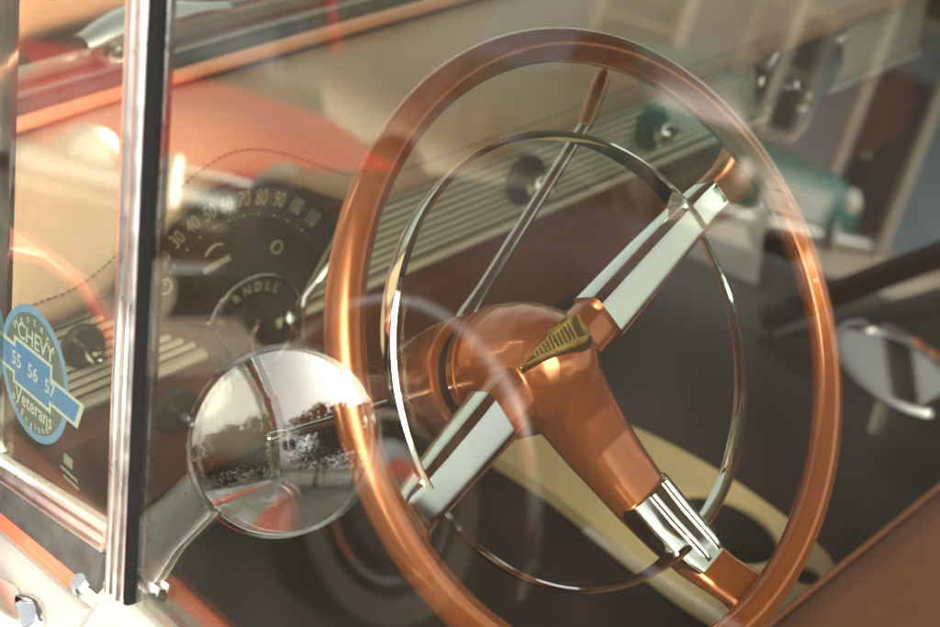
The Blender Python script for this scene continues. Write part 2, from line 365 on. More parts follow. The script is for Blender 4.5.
# wiper fitting seen over the dash
h = MB(); fx, fy = 0.030, 0.742
h.lathe([(0.0, .0), (0.030, 0.0), (0.028, 0.012), (0.014, 0.016), (0.012, 0.024), (0.0, 0.026)], (fx, fy, 1.024), (0, 0, 1), 20)
rows = []
for i in range(9):
    t = i / 8; c = V((fx - 0.045 + 0.19 * t, fy + 0.000 + 0.012 * t, 1.050 + 0.012 * math.sin(PI * t))); wv = 0.012 + 0.020 * math.sin(PI * min(t * 1.1 + .12, 1))
    rows.append([c + V((0, math.cos(2 * PI * k / 10) * wv, math.sin(2 * PI * k / 10) * wv * .55)) for k in range(10)])
h.grid(rows, close_v=True, cap=True)
h.tube([(fx + .14, fy + .012, 1.050), (fx + .3, fy + .012, 1.056), (fx + .55, fy - .005, 1.05)], 0.006, 8)
h.build("wiper_arm", M['chrome'], body)

# ================================================================== DRIVER'S DOOR
door = thing("driver_door", "white and coral driver's door with chrome-framed vent window and wide glass", "door", (-0.40, -0.2, 0.28))
def glass_pane(ya, yb, z0, z1, name, m_):
    h = MB(); h.prism([gp(ya, z0, -.004), gp(yb, z0, -.004), gp(yb, z1, -.004), gp(ya, z1, -.004)], GN * 0.004)
    return h.build(name, m_, door, smooth=False)
glass_pane(0.106, -0.94, 0.870, 1.435, "window_glass", M['glass'])
vent = glass_pane(0.300, 0.130, 0.915, 1.42, "vent_glass", M['vent_glass'])
# divider bar: rounded chrome channel + black rubber run
def bar_y(z): return 0.133 + (z - 0.93) * 0.037            # the bar leans back a little
def bar_rows(prof, z0, z1, n=14, lean=False):
    return [[gp(y + (bar_y(z0 + (z1 - z0) * i / n) if lean else 0), z0 + (z1 - z0) * i / n, o) for y, o in prof] for i in range(n + 1)]
cp = [(0.0, -0.006), (0.0, 0.001), (-0.0015, 0.0042), (-0.004, 0.0058), (-0.0075, 0.0062), (-0.0105, 0.0052), (-0.0118, 0.0042), (-0.0132, 0.0054), (-0.0165, 0.0062), (-0.020, 0.0052), (-0.0222, 0.003), (-0.0225, 0.0), (-0.0225, -0.006)]
h = MB(); h.grid(bar_rows(cp, 0.880, 1.43, lean=True), close_v=True, cap=True); divider = h.build("divider_bar", M['satin_chrome'], door, angle=60)
rp = [(-0.0228, -0.0062), (-0.0228, 0.002), (-0.025, 0.0042), (-0.028, 0.0035), (-0.0305, 0.001), (-0.032, -0.003), (-0.032, -0.0062)]
h = MB(); h.grid(bar_rows(rp, 0.872, 1.43, lean=True), close_v=True, cap=True); h.build("rubber_run", M['rubber'], divider)
h = MB(); h.grid(bar_rows([(-0.0322, -0.0075), (-0.0322, -0.0035), (-0.0335, -0.0028), (-0.0345, -0.0035), (-0.0345, -0.0075)], 0.872, 1.43, lean=True), close_v=True, cap=True); h.build("channel_edge", M['chrome_soft'], divider)
# vent frame: front post and bottom rail
fp = [(0.325, -0.010), (0.325, 0.006), (0.320, 0.010), (0.306, 0.010), (0.300, 0.006), (0.300, -0.010)]
h = MB(); h.grid(bar_rows(fp, 0.872, 1.42), close_v=True, cap=True); vf = h.build("vent_frame", M['chrome'], door, angle=50)
def rail(prof, ya, yb, name, m_, parent, n=8, angle=50, rise=None):
    """prof: (z at the front, z at the rear, outward offset)"""
    h = MB(); h.grid([[gp(ya + (yb - ya) * i / n, za + (zb - za) * (0.292 - (ya + (yb - ya) * i / n)) / 0.157, o) for za, zb, o in prof] for i in range(n + 1)], close_v=True, cap=True)
    return h.build(name, m_, parent, angle=angle)
rail([(0.9215, 0.948, -0.006), (0.9215, 0.948, 0.002), (0.9195, 0.9455, 0.005), (0.9165, 0.9415, 0.0052), (0.9150, 0.9395, 0.0035), (0.9140, 0.938, 0.0055), (0.911, 0.934, 0.007), (0.9075, 0.9305, 0.006), (0.9060, 0.929, 0.002), (0.906, 0.929, -0.006)], 0.299, 0.135, "bottom_rail", M['satin_chrome'], vf)
rail([(0.9055, 0.9285, -0.006), (0.9055, 0.9285, 0.0035), (0.902, 0.924, 0.0065), (0.897, 0.917, 0.006), (0.893, 0.911, 0.0075), (0.888, 0.905, 0.009), (0.880, 0.897, 0.007), (0.880, 0.897, -0.006)], 0.40, 0.1335, "vent_gasket", M['rubber_grey'], door)
rail([(0.905, 0.905, 0.0), (0.905, 0.905, 0.005), (0.900, 0.900, 0.009), (0.892, 0.892, 0.010), (0.882, 0.882, 0.007), (0.880, 0.880, 0.0)], 0.099, -0.94, "belt_seal", M['chrome'], door)
# belt ledge with white edges and coral inlay; its slope falls outwards
LS = 0.5814
def ledge(x, y, up=0.0):
    dz = 0.09 * (0.29 - max(min(y, 0.29), 0.12))            # the belt line climbs towards the rear of the vent window
    return V((x - 0.503 * up + LEAN * dz, y, 0.893 + (x + 0.352) * LS + 0.864 * up + dz))
def ledge_strip(pairs, ya, yb, n=10):
    return [[ledge(x, ya + (yb - ya) * i / n, u) for x, u in pairs] for i in range(n + 1)]
h = MB(); h.grid(ledge_strip([(-0.346, -0.01), (-0.347, 0.0), (-0.350, 0.0035), (-0.3545, 0.0035), (-0.357, 0.0), (-0.369, 0.0), (-0.3715, 0.0045), (-0.377, 0.006), (-0.395, 0.004), (-0.409, -0.004), (-0.409, -0.012)], 0.45, 0.128), close_v=True, cap=True)
h.build("belt_moulding", M['white'], door, angle=50)
h = MB(); h.grid(ledge_strip([(-0.3565, 0.0004), (-0.358, 0.0016), (-0.368, 0.0016), (-0.3695, 0.0004)], 0.45, 0.160)); so_ = h.build("coral_inlay", M['coral'], door)
h = MB(); h.lathe([(0.0, 0), (0.0085, 0.0), (0.0085, 0.003), (0.006, 0.0055), (0.0, 0.006)], ledge(-0.3630, 0.151, 0.0006), (-0.503, 0, 0.864), 20)
h.build("screw", M['chrome_soft'], door)
h = MB(); h.grid(ledge_strip([(-0.345, -0.01), (-0.350, 0.0), (-0.358, 0.003), (-0.366, 0.001), (-0.378, -0.003), (-0.398, -0.004), (-0.409, -0.012)], 0.126, -0.95, 30), close_v=True, cap=True)
h.build("door_ledge", M['white'], door, angle=50)
h = MB(); h.grid(ledge_strip([(-0.3705, 0.0005), (-0.373, 0.003), (-0.380, 0.003), (-0.383, 0.0005)], 0.10, -0.95, 20)); h.build("coral_pinstripe", M['coral'], door)
flank(0.455, -0.95, "door_skin", door)
h = MB(); h.box((-0.315, -0.95, 0.30), (-0.295, 0.45, 0.875)); h.build("door_card", M['vinyl'], door, bevel=0.006)
# frame over the glass
h = MB(); h.tube([gp(0.31, 1.428), gp(-0.2, 1.440), gp(-0.95, 1.440)], 0.012, 10); h.build("window_header", M['chrome'], door)
h = MB(); h.grid(bar_rows([(-0.935, -0.01), (-0.935, 0.01), (-0.952, 0.012), (-0.952, -0.01)], 0.875, 1.43), close_v=True, cap=True); h.build("rear_frame", M['chrome'], door)
# ---- round club decal on the inside of the vent glass
DY, DZ = 0.2535, 1.0040
def dp(u, v, lift=0.0):                                # u to the rear (reads left to right), v up
    return V((gx(DZ), DY, DZ)) + V((0, -1, 0)) * u + GU * v - GN * (0.0046 - lift)
R_D = 0.0497
def disc(mb, r, lift, n=64, r_in=None):
    ring = [dp(r * math.cos(2 * PI * k / n), r * math.sin(2 * PI * k / n), lift) for k in range(n)]
    if r_in is None: mb.add(ring, [list(range(n))])
    else: mb.grid([ring, [dp(r_in * math.cos(2 * PI * k / n), r_in * math.sin(2 * PI * k / n), lift) for k in range(n)]], close_v=True)
h = MB(); disc(h, R_D, 0.0); decal = h.build("decal", M['d_base'], vent, smooth=False)
decal["label"] = "round blue and slate club decal"
h = MB(); disc(h, R_D, 0.00012, r_in=R_D * 0.885); h.build("border", M['d_edge'], decal, smooth=False)
def poly(mb, pts, lift): mb.add([dp(u, v, lift) for u, v in pts], [list(range(len(pts)))])
k = R_D
bn = [(-1.28, .20), (-0.60, .20), (-0.60, .40), (.50, .40), (.50, .20), (1.40, .20), (1.20, -.08), (1.32, -.24), (.50, -.24), (.50, -.42), (-.60, -.42), (-.60, -.24), (-1.28, -.24), (-1.12, 0)]
h = MB()
def banner(mb, inset, lift):
    i = inset
    poly(mb, [((-1.12 if False else -1.26 + i) * k, (.24 - i) * k), ((-.62 + i) * k, (.24 - i) * k), ((-.62 + i) * k, (-.24 + i) * k), ((-1.26 + i) * k, (-.24 + i) * k)], lift)
    poly(mb, [((-.62 + i) * k, (.36 - i) * k), ((.52 - i) * k, (.36 - i) * k), ((.52 - i) * k, (-.38 + i) * k), ((-.62 + i) * k, (-.38 + i) * k)], lift)
    poly(mb, [((.52 - i) * k, (.16 - i) * k), ((1.42 - i * 2.2) * k, (.16 - i) * k), ((1.26 - i * 1.6) * k, (-.26 + i) * k), ((.52 - i) * k, (-.26 + i) * k)], lift)
banner(h, 0.0, 0.00024); h.build("banner_edge", M['d_white'], decal, smooth=False)
h = MB(); banner(h, 0.055, 0.00036); h.build("banner", M['d_blue'], decal, smooth=False)
h = MB()
U_, V_ = V((0, -1, 0)), GU
def dtext(t, size, u, v, sx=1.0, rot=0.0, sy=1.0):
    c, s = math.cos(rot), math.sin(rot)
    put_text(h, t, size, dp(u * k, v * k, 0.00050), U_ * c + V_ * s, V_ * c - U_ * s, sx, sy)
for ch, a in zip("Western", [46, 31, 16, 1, -14, -28, -42]):
    an = rad(90 + a); dtext(ch, 0.0088, 0.79 * math.cos(an), 0.79 * math.sin(an), 1, an - PI / 2)
dtext("CHEVY", 0.0172, 0.02, 0.50, 0.98)
for t, u, v in (("55", -.52, .0), ("56", -.03, .0), ("57", .47, -.02)): dtext(t, 0.0150, u, v, 1.0)
dtext("Veterans", 0.0165, 0.03, -.515, 0.92)
for ch, a in zip("of England", [-44, -36, -29, -22, -12, -2, 7, 15, 24, 33]):
    an = rad(-90 + a); dtext(ch, 0.0080, 0.80 * math.cos(an), 0.80 * math.sin(an), 1, an + PI / 2)
h.build("decal_lettering", M['d_white'], decal, smooth=False)
h = MB(); su, sv = 0.052, -0.052
for (a0, a1, b0, b1) in ((-.006, .006, .005, .013), (-.010, .014, -.001, .0015), (-.006, .016, -.006, -.0038)):
    h.add([dp(su + a, sv + b_) for a, b_ in ((a0, b0), (a1, b0), (a1, b1), (a0, b1))], [[0, 1, 2, 3]])
h.build("small_sticker", M['d_faint'], vent, smooth=False)

# ================================================================== STEERING WHEEL
wheel = thing("steering_wheel", "copper three-spoke steering wheel with chrome horn ring and gold emblem", "steering wheel", tuple(W))
# rim: a ring with a finger groove round its inner front
R_RIM, r_t = 0.2272, 0.0128
rows = []
for i in range(160):
    a = 2 * PI * i / 160; er = EX * math.cos(a) + EU * math.sin(a); ring = []
    for j in range(28):
        p = 2 * PI * j / 28
        d = math.degrees(p)
        rr = r_t * (1.0 - 0.075 * math.exp(-((d - 128) / 9) ** 2) + 0.03 * math.exp(-((d - 100) / 16) ** 2) + 0.02 * math.exp(-((d - 150) / 12) ** 2))
        ring.append(W + er * (R_RIM + rr * math.cos(p) * 1.0) + EN * (rr * math.sin(p) * 1.0))
    rows.append(ring)
h = MB(); h.grid(rows, close_u=True, close_v=True); h.build("rim", M['copper'], wheel, angle=60)

SPOKES = {'right': 20.5, 'left': -167.5, 'down': -77.0}
def spoke_rows(deg, stations, nseg=20, pw=3.2):
    """stations: (rho, half width, s of the face, depth). A crowned bar that leans from the hub up to the rim."""
    er = EX * math.cos(rad(deg)) + EU * math.sin(rad(deg)); et = EN.cross(er)
    rows = []
    for rho, hw, s, dpth in stations:
        c = W + er * rho + EN * (s - dpth / 2); ring = []
        for k_ in range(nseg):
            a = 2 * PI * k_ / nseg; ca, sa = math.cos(a), math.sin(a)
            x = math.copysign(abs(ca) ** (2 / pw), ca) * hw; y = math.copysign(abs(sa) ** (2 / pw), sa) * dpth / 2
            x *= 1.0 - 0.12 * (y / (dpth / 2) - 0) * 0.8
            ring.append(c + et * x + EN * y)
        rows.append(ring)
    return rows
# hub bullet + three copper arms, blended into one casting
h = MB()
prof = [(0.0, -0.146), (0.051, -0.146), (0.0530, -0.1435), (0.0538, -0.138), (0.0545, -0.125), (0.0535, -0.108), (0.0500, -0.092), (0.0445, -0.077), (0.037, -0.063), (0.029, -0.052), (0.020, -0.045), (0.010, -0.041), (0.0, -0.040)]
h.lathe(prof, W, EN, 64)
hub_a = h
arm = MB()
arm.grid(spoke_rows(SPOKES['right'], [(0.0, 0.018, -0.052, 0.034), (0.03, 0.0205, -0.0485, 0.030), (0.056, 0.0200, -0.0475, 0.025)]), close_v=True, cap=True)
arm.grid(spoke_rows(SPOKES['left'], [(0.0, 0.021, -0.066, 0.040), (0.04, 0.0225, -0.066, 0.032), (0.078, 0.0205, -0.063, 0.026)]), close_v=True, cap=True)
arm.grid(spoke_rows(SPOKES['down'], [(0.0, 0.027, -0.042, 0.066), (0.02, 0.029, -0.046, 0.064), (0.045, 0.0300, -0.0525, 0.054), (0.075, 0.0290, -0.0560, 0.042), (0.10, 0.0275, -0.0555, 0.034), (0.13, 0.0255, -0.0515, 0.030), (0.165, 0.0235, -0.0415, 0.026), (0.19, 0.0215, -0.0315, 0.023), (0.203, 0.020, -0.0235, 0.020), (0.216, 0.020, -0.011, 0.018), (0.228, 0.022, -0.003, 0.016)]), close_v=True, cap=True)
h.add(arm.v, arm.f)
hub = h.build("hub", M['copper'], wheel)
hub.data.update()
md = hub.modifiers.new("blend", 'REMESH'); md.mode = 'VOXEL'; md.voxel_size = 0.0011; md.use_smooth_shade = True
sm_ = hub.modifiers.new("soften", 'SMOOTH'); sm_.factor = 0.5; sm_.iterations = 26
# seam line round the back of the dome
h = MB(); h.lathe([(0.0540, -0.1335), (0.0551, -0.1330), (0.0553, -0.1322), (0.0551, -0.1314), (0.0540, -0.1309)], W, EN, 64, cap=False); h.build("hub_seam", M['copper'], wheel)
# chrome spokes
st = [(0.0485, 0.0222, -0.0440, 0.028), (0.075, 0.0215, -0.0415, 0.026), (0.12, 0.0200, -0.0375, 0.023), (0.165, 0.0176, -0.0320, 0.020), (0.188, 0.0162, -0.0275, 0.018), (0.199, 0.0156, -0.0215, 0.017)]
h = MB(); h.grid(spoke_rows(SPOKES['right'], st, 56, 5.6), close_v=True, cap=True); h.build("spoke", M['chrome'], wheel, angle=40)
st = [(0.0715, 0.0228, -0.0615, 0.028), (0.10, 0.0215, -0.0550, 0.025), (0.14, 0.0200, -0.0460, 0.022), (0.172, 0.0186, -0.0380, 0.020), (0.188, 0.0178, -0.0325, 0.018), (0.200, 0.0172, -0.0240, 0.017)]
h = MB(); h.grid(spoke_rows(SPOKES['left'], st, 56, 5.6), close_v=True, cap=True); h.build("spoke", M['chrome'], wheel, angle=40)
# copper ends of the side spokes, flaring into the rim
for key in ('right', 'left'):
    st = [(0.196, 0.0166, -0.0245, 0.017), (0.205, 0.0172, -0.0180, 0.017), (0.212, 0.0185, -0.0130, 0.017), (0.219, 0.0230, -0.0070, 0.017), (0.226, 0.0290, -0.0030, 0.015)]
    h = MB(); h.grid(spoke_rows(SPOKES[key], st, 24, 5.0), close_v=True, cap=True); o = h.build("spoke_end", M['copper'], wheel, angle=35)
# down spoke: chrome cap with two raised ribs
st = [(0.124, 0.0248, -0.0495, 0.027), (0.150, 0.0240, -0.0430, 0.025), (0.180, 0.0222, -0.0325, 0.021), (0.192, 0.0180, -0.0295, 0.015)]
h = MB(); h.grid(spoke_rows(SPOKES['down'], st, 32, 5.0), close_v=True, cap=True)
er = EX * math.cos(rad(SPOKES['down'])) + EU * math.sin(rad(SPOKES['down'])); et = EN.cross(er)
for off in (-0.004, 0.0135):
    h.tube([W + er * r_ + et * off * (1 - (r_ - .124) * 2.5) + EN * s_ for r_, s_ in ((0.125, -0.0488), (0.150, -0.0420), (0.180, -0.0316), (0.189, -0.0300))], [0.0030, 0.0030, 0.0027, 0.0022], 10)
h.build("spoke", M['chrome'], wheel, angle=35)
# horn ring: thin upright band, three stretches between the spokes, each with its own taper
def ring_band(a0, a1, wtab, n=64):
    rows = []
    for i in range(n + 1):
        t = i / n; a = rad(a0 + (a1 - a0) * t); w = lerp_table(wtab, t)
        er_ = EX * math.cos(a) + EU * math.sin(a); R = 0.1700; th = 0.0022
        s0 = -0.0400
        pr = [(R - th, s0 + w * .5), (R - th * .2, s0 + w * .5 + .0012), (R + th, s0 + w * .5 - .0005), (R + th * 1.3, s0), (R + th, s0 - w * .5 + .0005), (R, s0 - w * .5 - .0005), (R - th, s0 - w * .5), (R - th * .6, s0)]
        rows.append([W + er_ * q + EN * s_ for q, s_ in pr])
    return rows
h = MB()
h.grid(ring_band(17.0, 190.5, [(0, 0.022), (0.12, 0.016), (0.4, 0.010), (0.7, 0.017), (0.88, 0.012), (1, 0.006)]), close_v=True, cap=True)
h.grid(ring_band(15.5, -72.0, [(0, 0.005), (0.3, 0.008), (0.7, 0.014), (1, 0.015)]), close_v=True, cap=True)
h.grid(ring_band(-81, -163, [(0, 0.019), (0.2, 0.011), (0.5, 0.007), (1, 0.006)]), close_v=True, cap=True)
h.build("horn_ring", M['chrome'], wheel, angle=30)
# ================================================================== STEERING COLUMN
col = thing("steering_column", "copper steering column shroud with chrome shift lever and turn signal stalk", "steering column", tuple(wl_(0, 0, -0.35)))
h = MB(); h.lathe([(0.0, -0.1660), (0.049, -0.1660), (0.0525, -0.1675), (0.0532, -0.171), (0.0515, -0.205), (0.0505, -0.2055), (0.0498, -0.207), (0.0503, -0.2085), (0.0495, -0.215), (0.046, -0.245), (0.040, -0.262), (0.034, -0.27), (0.033, -0.50), (0.0, -0.50)], W, EN, 56); h.build("shroud", M['copper'], col)
h = MB(); h.lathe([(0.0, -0.1462), (0.0450, -0.1462), (0.0450, -0.1658), (0.0, -0.1658)], W, EN, 48); h.build("gap_ring", M['black'], col)
p0, p1, p2 = V((0.020, 0.182, 0.945)), V((0.211, 0.230, 1.049)), V((0.260, 0.252, 1.084))
h = MB(); h.tube([p0 - (p1 - p0) * .16, p0, p0.lerp(p1, .12), p0.lerp(p1, .5), p1], [0.0075, 0.0085, 0.0062, 0.0058, 0.0055], 16); lever = h.build("shift_lever", M['chrome'], col)
h = MB(); d = (p2 - p1).normalized(); h.lathe([(0, -.002), (0.0062, -.002), (0.0078, 0.006), (0.0085, 0.03), (0.0078, 0.056), (0.005, 0.0625), (0, 0.064)], p1, d, 20); h.build("lever_knob", M['copper'], lever)
q0 = V((-0.044, 0.180, 0.892)); q1 = V((-0.150, 0.186, 0.908)); qd = (q1 - q0).normalized()
h = MB(); h.tube([q0 - qd * .03, q0 + qd * .004, q0 + qd * .006, q0 + qd * .04, q1 + qd * .02], [0.0058, 0.0058, 0.0046, 0.0042, 0.004], 14); stalk = h.build("signal_stalk", M['chrome'], col)
h = MB(); h.lathe([(0.0, -0.012), (0.0095, -0.012), (0.0095, 0.0015), (0.0065, 0.0015), (0.006, -0.004), (0, -0.004)], q0, qd, 20); h.build("stalk_socket", M['black'], stalk)
h = MB(); h.lathe([(0, 0), (0.0042, 0.0), (0.0052, 0.004), (0.0052, 0.012), (0.003, 0.016), (0, 0.0165)], q1 + qd * .018, qd, 18); h.build("stalk_knob", M['chrome'], stalk)

# ================================================================== DASHBOARD
dash = thing("dashboard", "copper dashboard with fan-shaped speedometer, ribbed metal strip and beige padded top", "dashboard", (0.37, 0.5, 0.7))
CX, CZ = -0.033, 0.860
def hood_lift(x):                                      # the pad arches up over the instrument fan
    t = abs(x - CX) / 0.185
    return 0.078 * (1 - smoothstep(0.0, 1.0, t)) if t < 1 else 0.0
def pad_row(x):
    L = hood_lift(x); c = cowl_curve(x) * .6
    prof = [(0.640 + c * 1.4, 1.012), (0.585 + c, 1.010 + L * .25), (0.53, 1.000 + L * .55), (0.485, 0.984 + L * .85), (0.455, 0.966 + L), (0.440, 0.950 + L), (0.436, 0.936 + L), (0.440, 0.922 + L), (0.452, 0.916 + L), (0.470, 0.916 + L)]
    return [V((x, y, z)) for y, z in prof]
h = MB(); h.grid([pad_row(-0.318 + 1.555 * i / 150) for i in range(151)]); pad = h.build("pad", M['pad'], dash, angle=80)
s_ = pad.modifiers.new("thickness", 'SOLIDIFY'); s_.thickness = 0.006; s_.offset = -1
# stitched seam along the pad
h = MB(); x = -0.31
def seam_pt(x): return V((x, 0.4385, 0.950 + hood_lift(x)))
while x < 1.22:
    dx = 0.0062 / math.sqrt(1 + (12 * (seam_pt(x + .001).z - seam_pt(x).z) / .012) ** 2)
    a, b_ = seam_pt(x), seam_pt(x + dx * .62); h.tube([a, a.lerp(b_, .5) + V((0, -.0009, 0)), b_], 0.0008, 5); x += dx
h.build("stitching", M['thread'], pad)
# fascia: upper panel behind strip and fan, lower panel
def fascia_top(x): return 0.925 + hood_lift(x)
xs = [-0.318 + 1.555 * i / 90 for i in range(91)]
h = MB(); h.grid([[V((x, 0.4585, 0.80)), V((x, 0.4585, fascia_top(x))), V((x, 0.475, fascia_top(x))), V((x, 0.475, 0.80))] for x in xs], close_v=True, cap=True); h.build("fascia", M['copper_flat'], dash)
h = MB(); h.grid([[V((x, 0.462, 0.7985)), V((x, 0.448, 0.790)), V((x, 0.446, 0.74)), V((x, 0.452, 0.69)), V((x, 0.48, 0.665)), V((x, 0.50, 0.68)), V((x, 0.48, 0.7985))] for x in xs[::6]], close_v=True, cap=True); h.build("lower_panel", M['copper_flat'], dash)
# ribbed metal strip, left and right of the fan, with a bright lower lip
def fan_edge(z, side):                                 # how close to the fan the strip comes
    return CX + side * (0.050 + (z - 0.845) * 1.35 + 0.012)
def strip(x0f, x1f, name):
    h = MB(); h.cur = 1
    z0, z1, n = 0.834, 0.918, 9; p = (z1 - z0) / n
    h.add([(x0f(z0), 0.4555, z0), (x1f(z0), 0.4555, z0), (x1f(z1), 0.4555, z1), (x0f(z1), 0.4555, z1)], [[0, 1, 2, 3]]); h.cur = 0
    for i in range(n):
        za = z0 + p * i + p * .16; zb = z0 + p * (i + 1) - p * .16; zm = (za + zb) / 2
        rows = [[V((xf(zm), 0.4553, za)), V((xf(zm), 0.4520, za + .0008)), V((xf(zm), 0.4508, zm)), V((xf(zm), 0.4520, zb - .0008)), V((xf(zm), 0.4553, zb))] for xf in (x0f, x1f)]
        h.grid(rows, cap=True)
    o = h.build(name, [M['strip'], M['strip_dark']], dash, angle=50)
    h2 = MB(); h2.grid([[V((xf(0.828), 0.4560, 0.8215)), V((xf(0.828), 0.4475, 0.8215)), V((xf(0.828), 0.4455, 0.826)), V((xf(0.828), 0.4475, 0.8315)), V((xf(0.828), 0.4560, 0.8315))] for xf in (x0f, x1f)], close_v=True, cap=True); h2.build("lower_lip", M['strip'], o)
    return o
strip(lambda z: fan_edge(z, 1), lambda z: 0.835 - (z - 0.83) * 0.55, "ribbed_strip")
strip(lambda z: -0.262, lambda z: fan_edge(z, -1), "ribbed_strip")
strip(lambda z: 0.975 + (z - 0.83) * .5, lambda z: 1.235, "ribbed_strip")
# ---- speedometer fan
YF = 0.4500
def fan_pts(y, grow=0.0):
    pts = [V((CX + (0.128 + grow) * math.cos(rad(a)), y, CZ + (0.128 + grow) * math.sin(rad(a)))) for a in [19 + (161 - 19) * i / 40 for i in range(41)]]
    pts += [V((-0.071 - grow * .6, y, 0.853 - grow))]
    pts += [V((-0.022 + 0.054 * math.cos(rad(a)), y, 0.838 - grow + 0.054 * math.sin(rad(a)))) for a in [172, 190, 215, 240, 270, 300, 325, 350, 8]]
    pts += [V((0.036 + grow * .6, y, 0.846 - grow))]
    return pts
h = MB(); h.prism(fan_pts(YF), (0, 0.008, 0)); speedo = h.build("speedometer", M['dial'], dash, smooth=False)
h = MB(); h.tube(fan_pts(YF - .001, 0.003), 0.0042, 10, closed=True); h.build("dial_frame", M['dialrim'], speedo)
def on_dial(r, a, lift=0.0012, c=None): 
    cx, cz = c or (CX, CZ); return V((cx + r * math.cos(rad(a)), YF - lift, cz + r * math.sin(rad(a))))
h = MB()
NUM = [("0", 155), ("10", 144), ("20", 133), ("30", 122), ("40", 112), ("50", 102), ("60", 92.5), ("70", 82.5), ("80", 72.5), ("90", 61.5), ("100", 50), ("110", 37)]
for t, a in NUM:
    er_ = V((math.cos(rad(a)), 0, math.sin(rad(a)))); tx = V((math.sin(rad(a)), 0, -math.cos(rad(a))))
    put_text(h, t, 0.0225, on_dial(0.1135, a), tx, er_, 0.60 if len(t) < 3 else 0.46, 1.0)
h.build("numerals", M['numeral'], speedo, smooth=False)
h = MB()
for (t, a), (t2, a2) in zip(NUM, NUM[1:] + [("", 24)]):
    for q, r_ in ((a, 0.0015), ((a * 2 + a2) / 3, .0008), ((a + 2 * a2) / 3, 0.0008)):
        c = on_dial(0.0975, q, .001); h.add([c + V((r_ * math.cos(2 * PI * k_ / 10), 0, r_ * math.sin(2 * PI * k_ / 10))) for k_ in range(10)], [list(range(10))])
h.build("scale_dots", M['numeral'], speedo, smooth=False)
h = MB()
for c, r_ in (((0.014, 0.911), 0.0062), ((-0.112, 0.914), 0.0072)):
    h = MB(); h.tube([V((c[0] + r_ * math.cos(2 * PI * i / 20), YF - .001, c[1] + r_ * math.sin(2 * PI * i / 20))) for i in range(20)], 0.0009, 6, closed=True); h.build("tell_tale_ring", M['numeral'], speedo)
h = MB(); h.tube(bez((-0.066, YF - .001, .929), (-.060, YF - .001, .938), (-.052, YF - .001, .938), (-.046, YF - .001, .935), 8), 0.0011, 6)
h.build("turn_arrow", M['numeral'], speedo)
h = MB(); c = V((-0.055, YF - .0012, 0.9165)); ex_, ez_ = V((math.cos(.16), 0, math.sin(.16))), V((-math.sin(.16), 0, math.cos(.16)))
h.prism([c - ex_ * .0155 - ez_ * .003, c + ex_ * .0155 - ez_ * .003, c + ex_ * .0155 + ez_ * .003, c - ex_ * .0155 + ez_ * .003], (0, .001, 0)); h.build("mileage_window", M['numeral'], speedo, smooth=False)
GC = (-0.020, 0.836)
h = MB(); rows = []
for a in [i * 200 / 36 - 10 for i in range(37)]:
    rows.append([on_dial(r_, a, l, GC) for r_, l in ((0.034, 0.001), (0.036, 0.004), (0.050, 0.004), (0.052, 0.001))])
h.grid(rows); gear = h.build("gear_window", M['dial'], speedo)
h = MB(); h.tube([on_dial(0.0545, a, .003, GC) for a in [i * 190 / 30 - 5 for i in range(31)]], 0.0016, 8); h.build("gear_arc", M['chrome_soft'], speedo)
h = MB()
for t, a in (("P", 152), ("R", 117), ("N", 99), ("D", 82), ("L", 66), ("L", 52)):
    er_ = V((math.cos(rad(a)), 0, math.sin(rad(a)))); tx = V((math.sin(rad(a)), 0, -math.cos(rad(a)))); put_text(h, t, 0.0135, on_dial(0.043, a, .0046, GC), tx, er_, .85, 1)
h.build("gear_letters", M['numeral'], speedo, smooth=False)
h = MB(); h.tube([V((-0.150, 0.447, 0.902)), V((-0.072, 0.445, 0.858)), V((-0.058, 0.444, 0.825)), V((-0.054, 0.444, 0.78))], 0.0032, 8); h.build("chrome_vee", M['chrome'], speedo)
h = MB(); h.tube([V((0.105, 0.447, 0.893)), V((0.040, 0.445, 0.846)), V((0.034, 0.444, 0.825)), V((0.032, 0.444, 0.78))], 0.0032, 8); h.build("chrome_vee", M['chrome'], speedo)
h = MB(); h.lathe([(0, -.016), (.003, -.015), (.008, -.006), (.0085, .002), (.0055, .013), (.003, .016), (0.002, .026), (0, .026)], (0.013, 0.436, 0.826), (0, 0, 1), 18); h.build("gear_pointer", M['chrome'], speedo)
h = MB(); h.tube(bez((-0.032, .440, .815), (-.036, .438, .828), (-.030, .438, .836), (-.019, .440, .846), 8), 0.0022, 8); h.build("gear_bracket", M['chrome'], speedo)
def knob(x, z, r_plate, name, plate_m, r=0.0115, ln=0.034, y=0.451):
    h = MB(); h.lathe([(0, 0), (r_plate, 0), (r_plate, .004), (r_plate * .8, .006), (r_plate * .62, .0045), (r * 1.0, .0045), (0, .0045)], (x, y, z), (0, -1, 0), 28); k_ = h.build(name, plate_m, dash)
    h = MB(); h.lathe([(0, .003), (r * .55, .003), (r * .55, .012), (r, .014), (r * 1.08, .02), (r, ln - .004), (r * .8, ln), (r * .55, ln + .001), (r * .5, ln - .001), (0, ln - .001)], (x, y, z), (0, -1, 0), 24); h.build("knob_cap", M['chrome'], k_)
knob(0.360, 0.877, 0.030, "radio_knob", M['dial'], 0.0150, .038)
knob(0.583, 0.880, 0.030, "radio_knob", M['dial'], 0.0150, .038)
knob(-0.200, 0.887, 0.021, "dash_knob", M['dialrim'], 0.007, .03)
knob(-0.121, 0.783, 0.024, "ignition_knob", M['dial'], 0.0075, .030, .447)
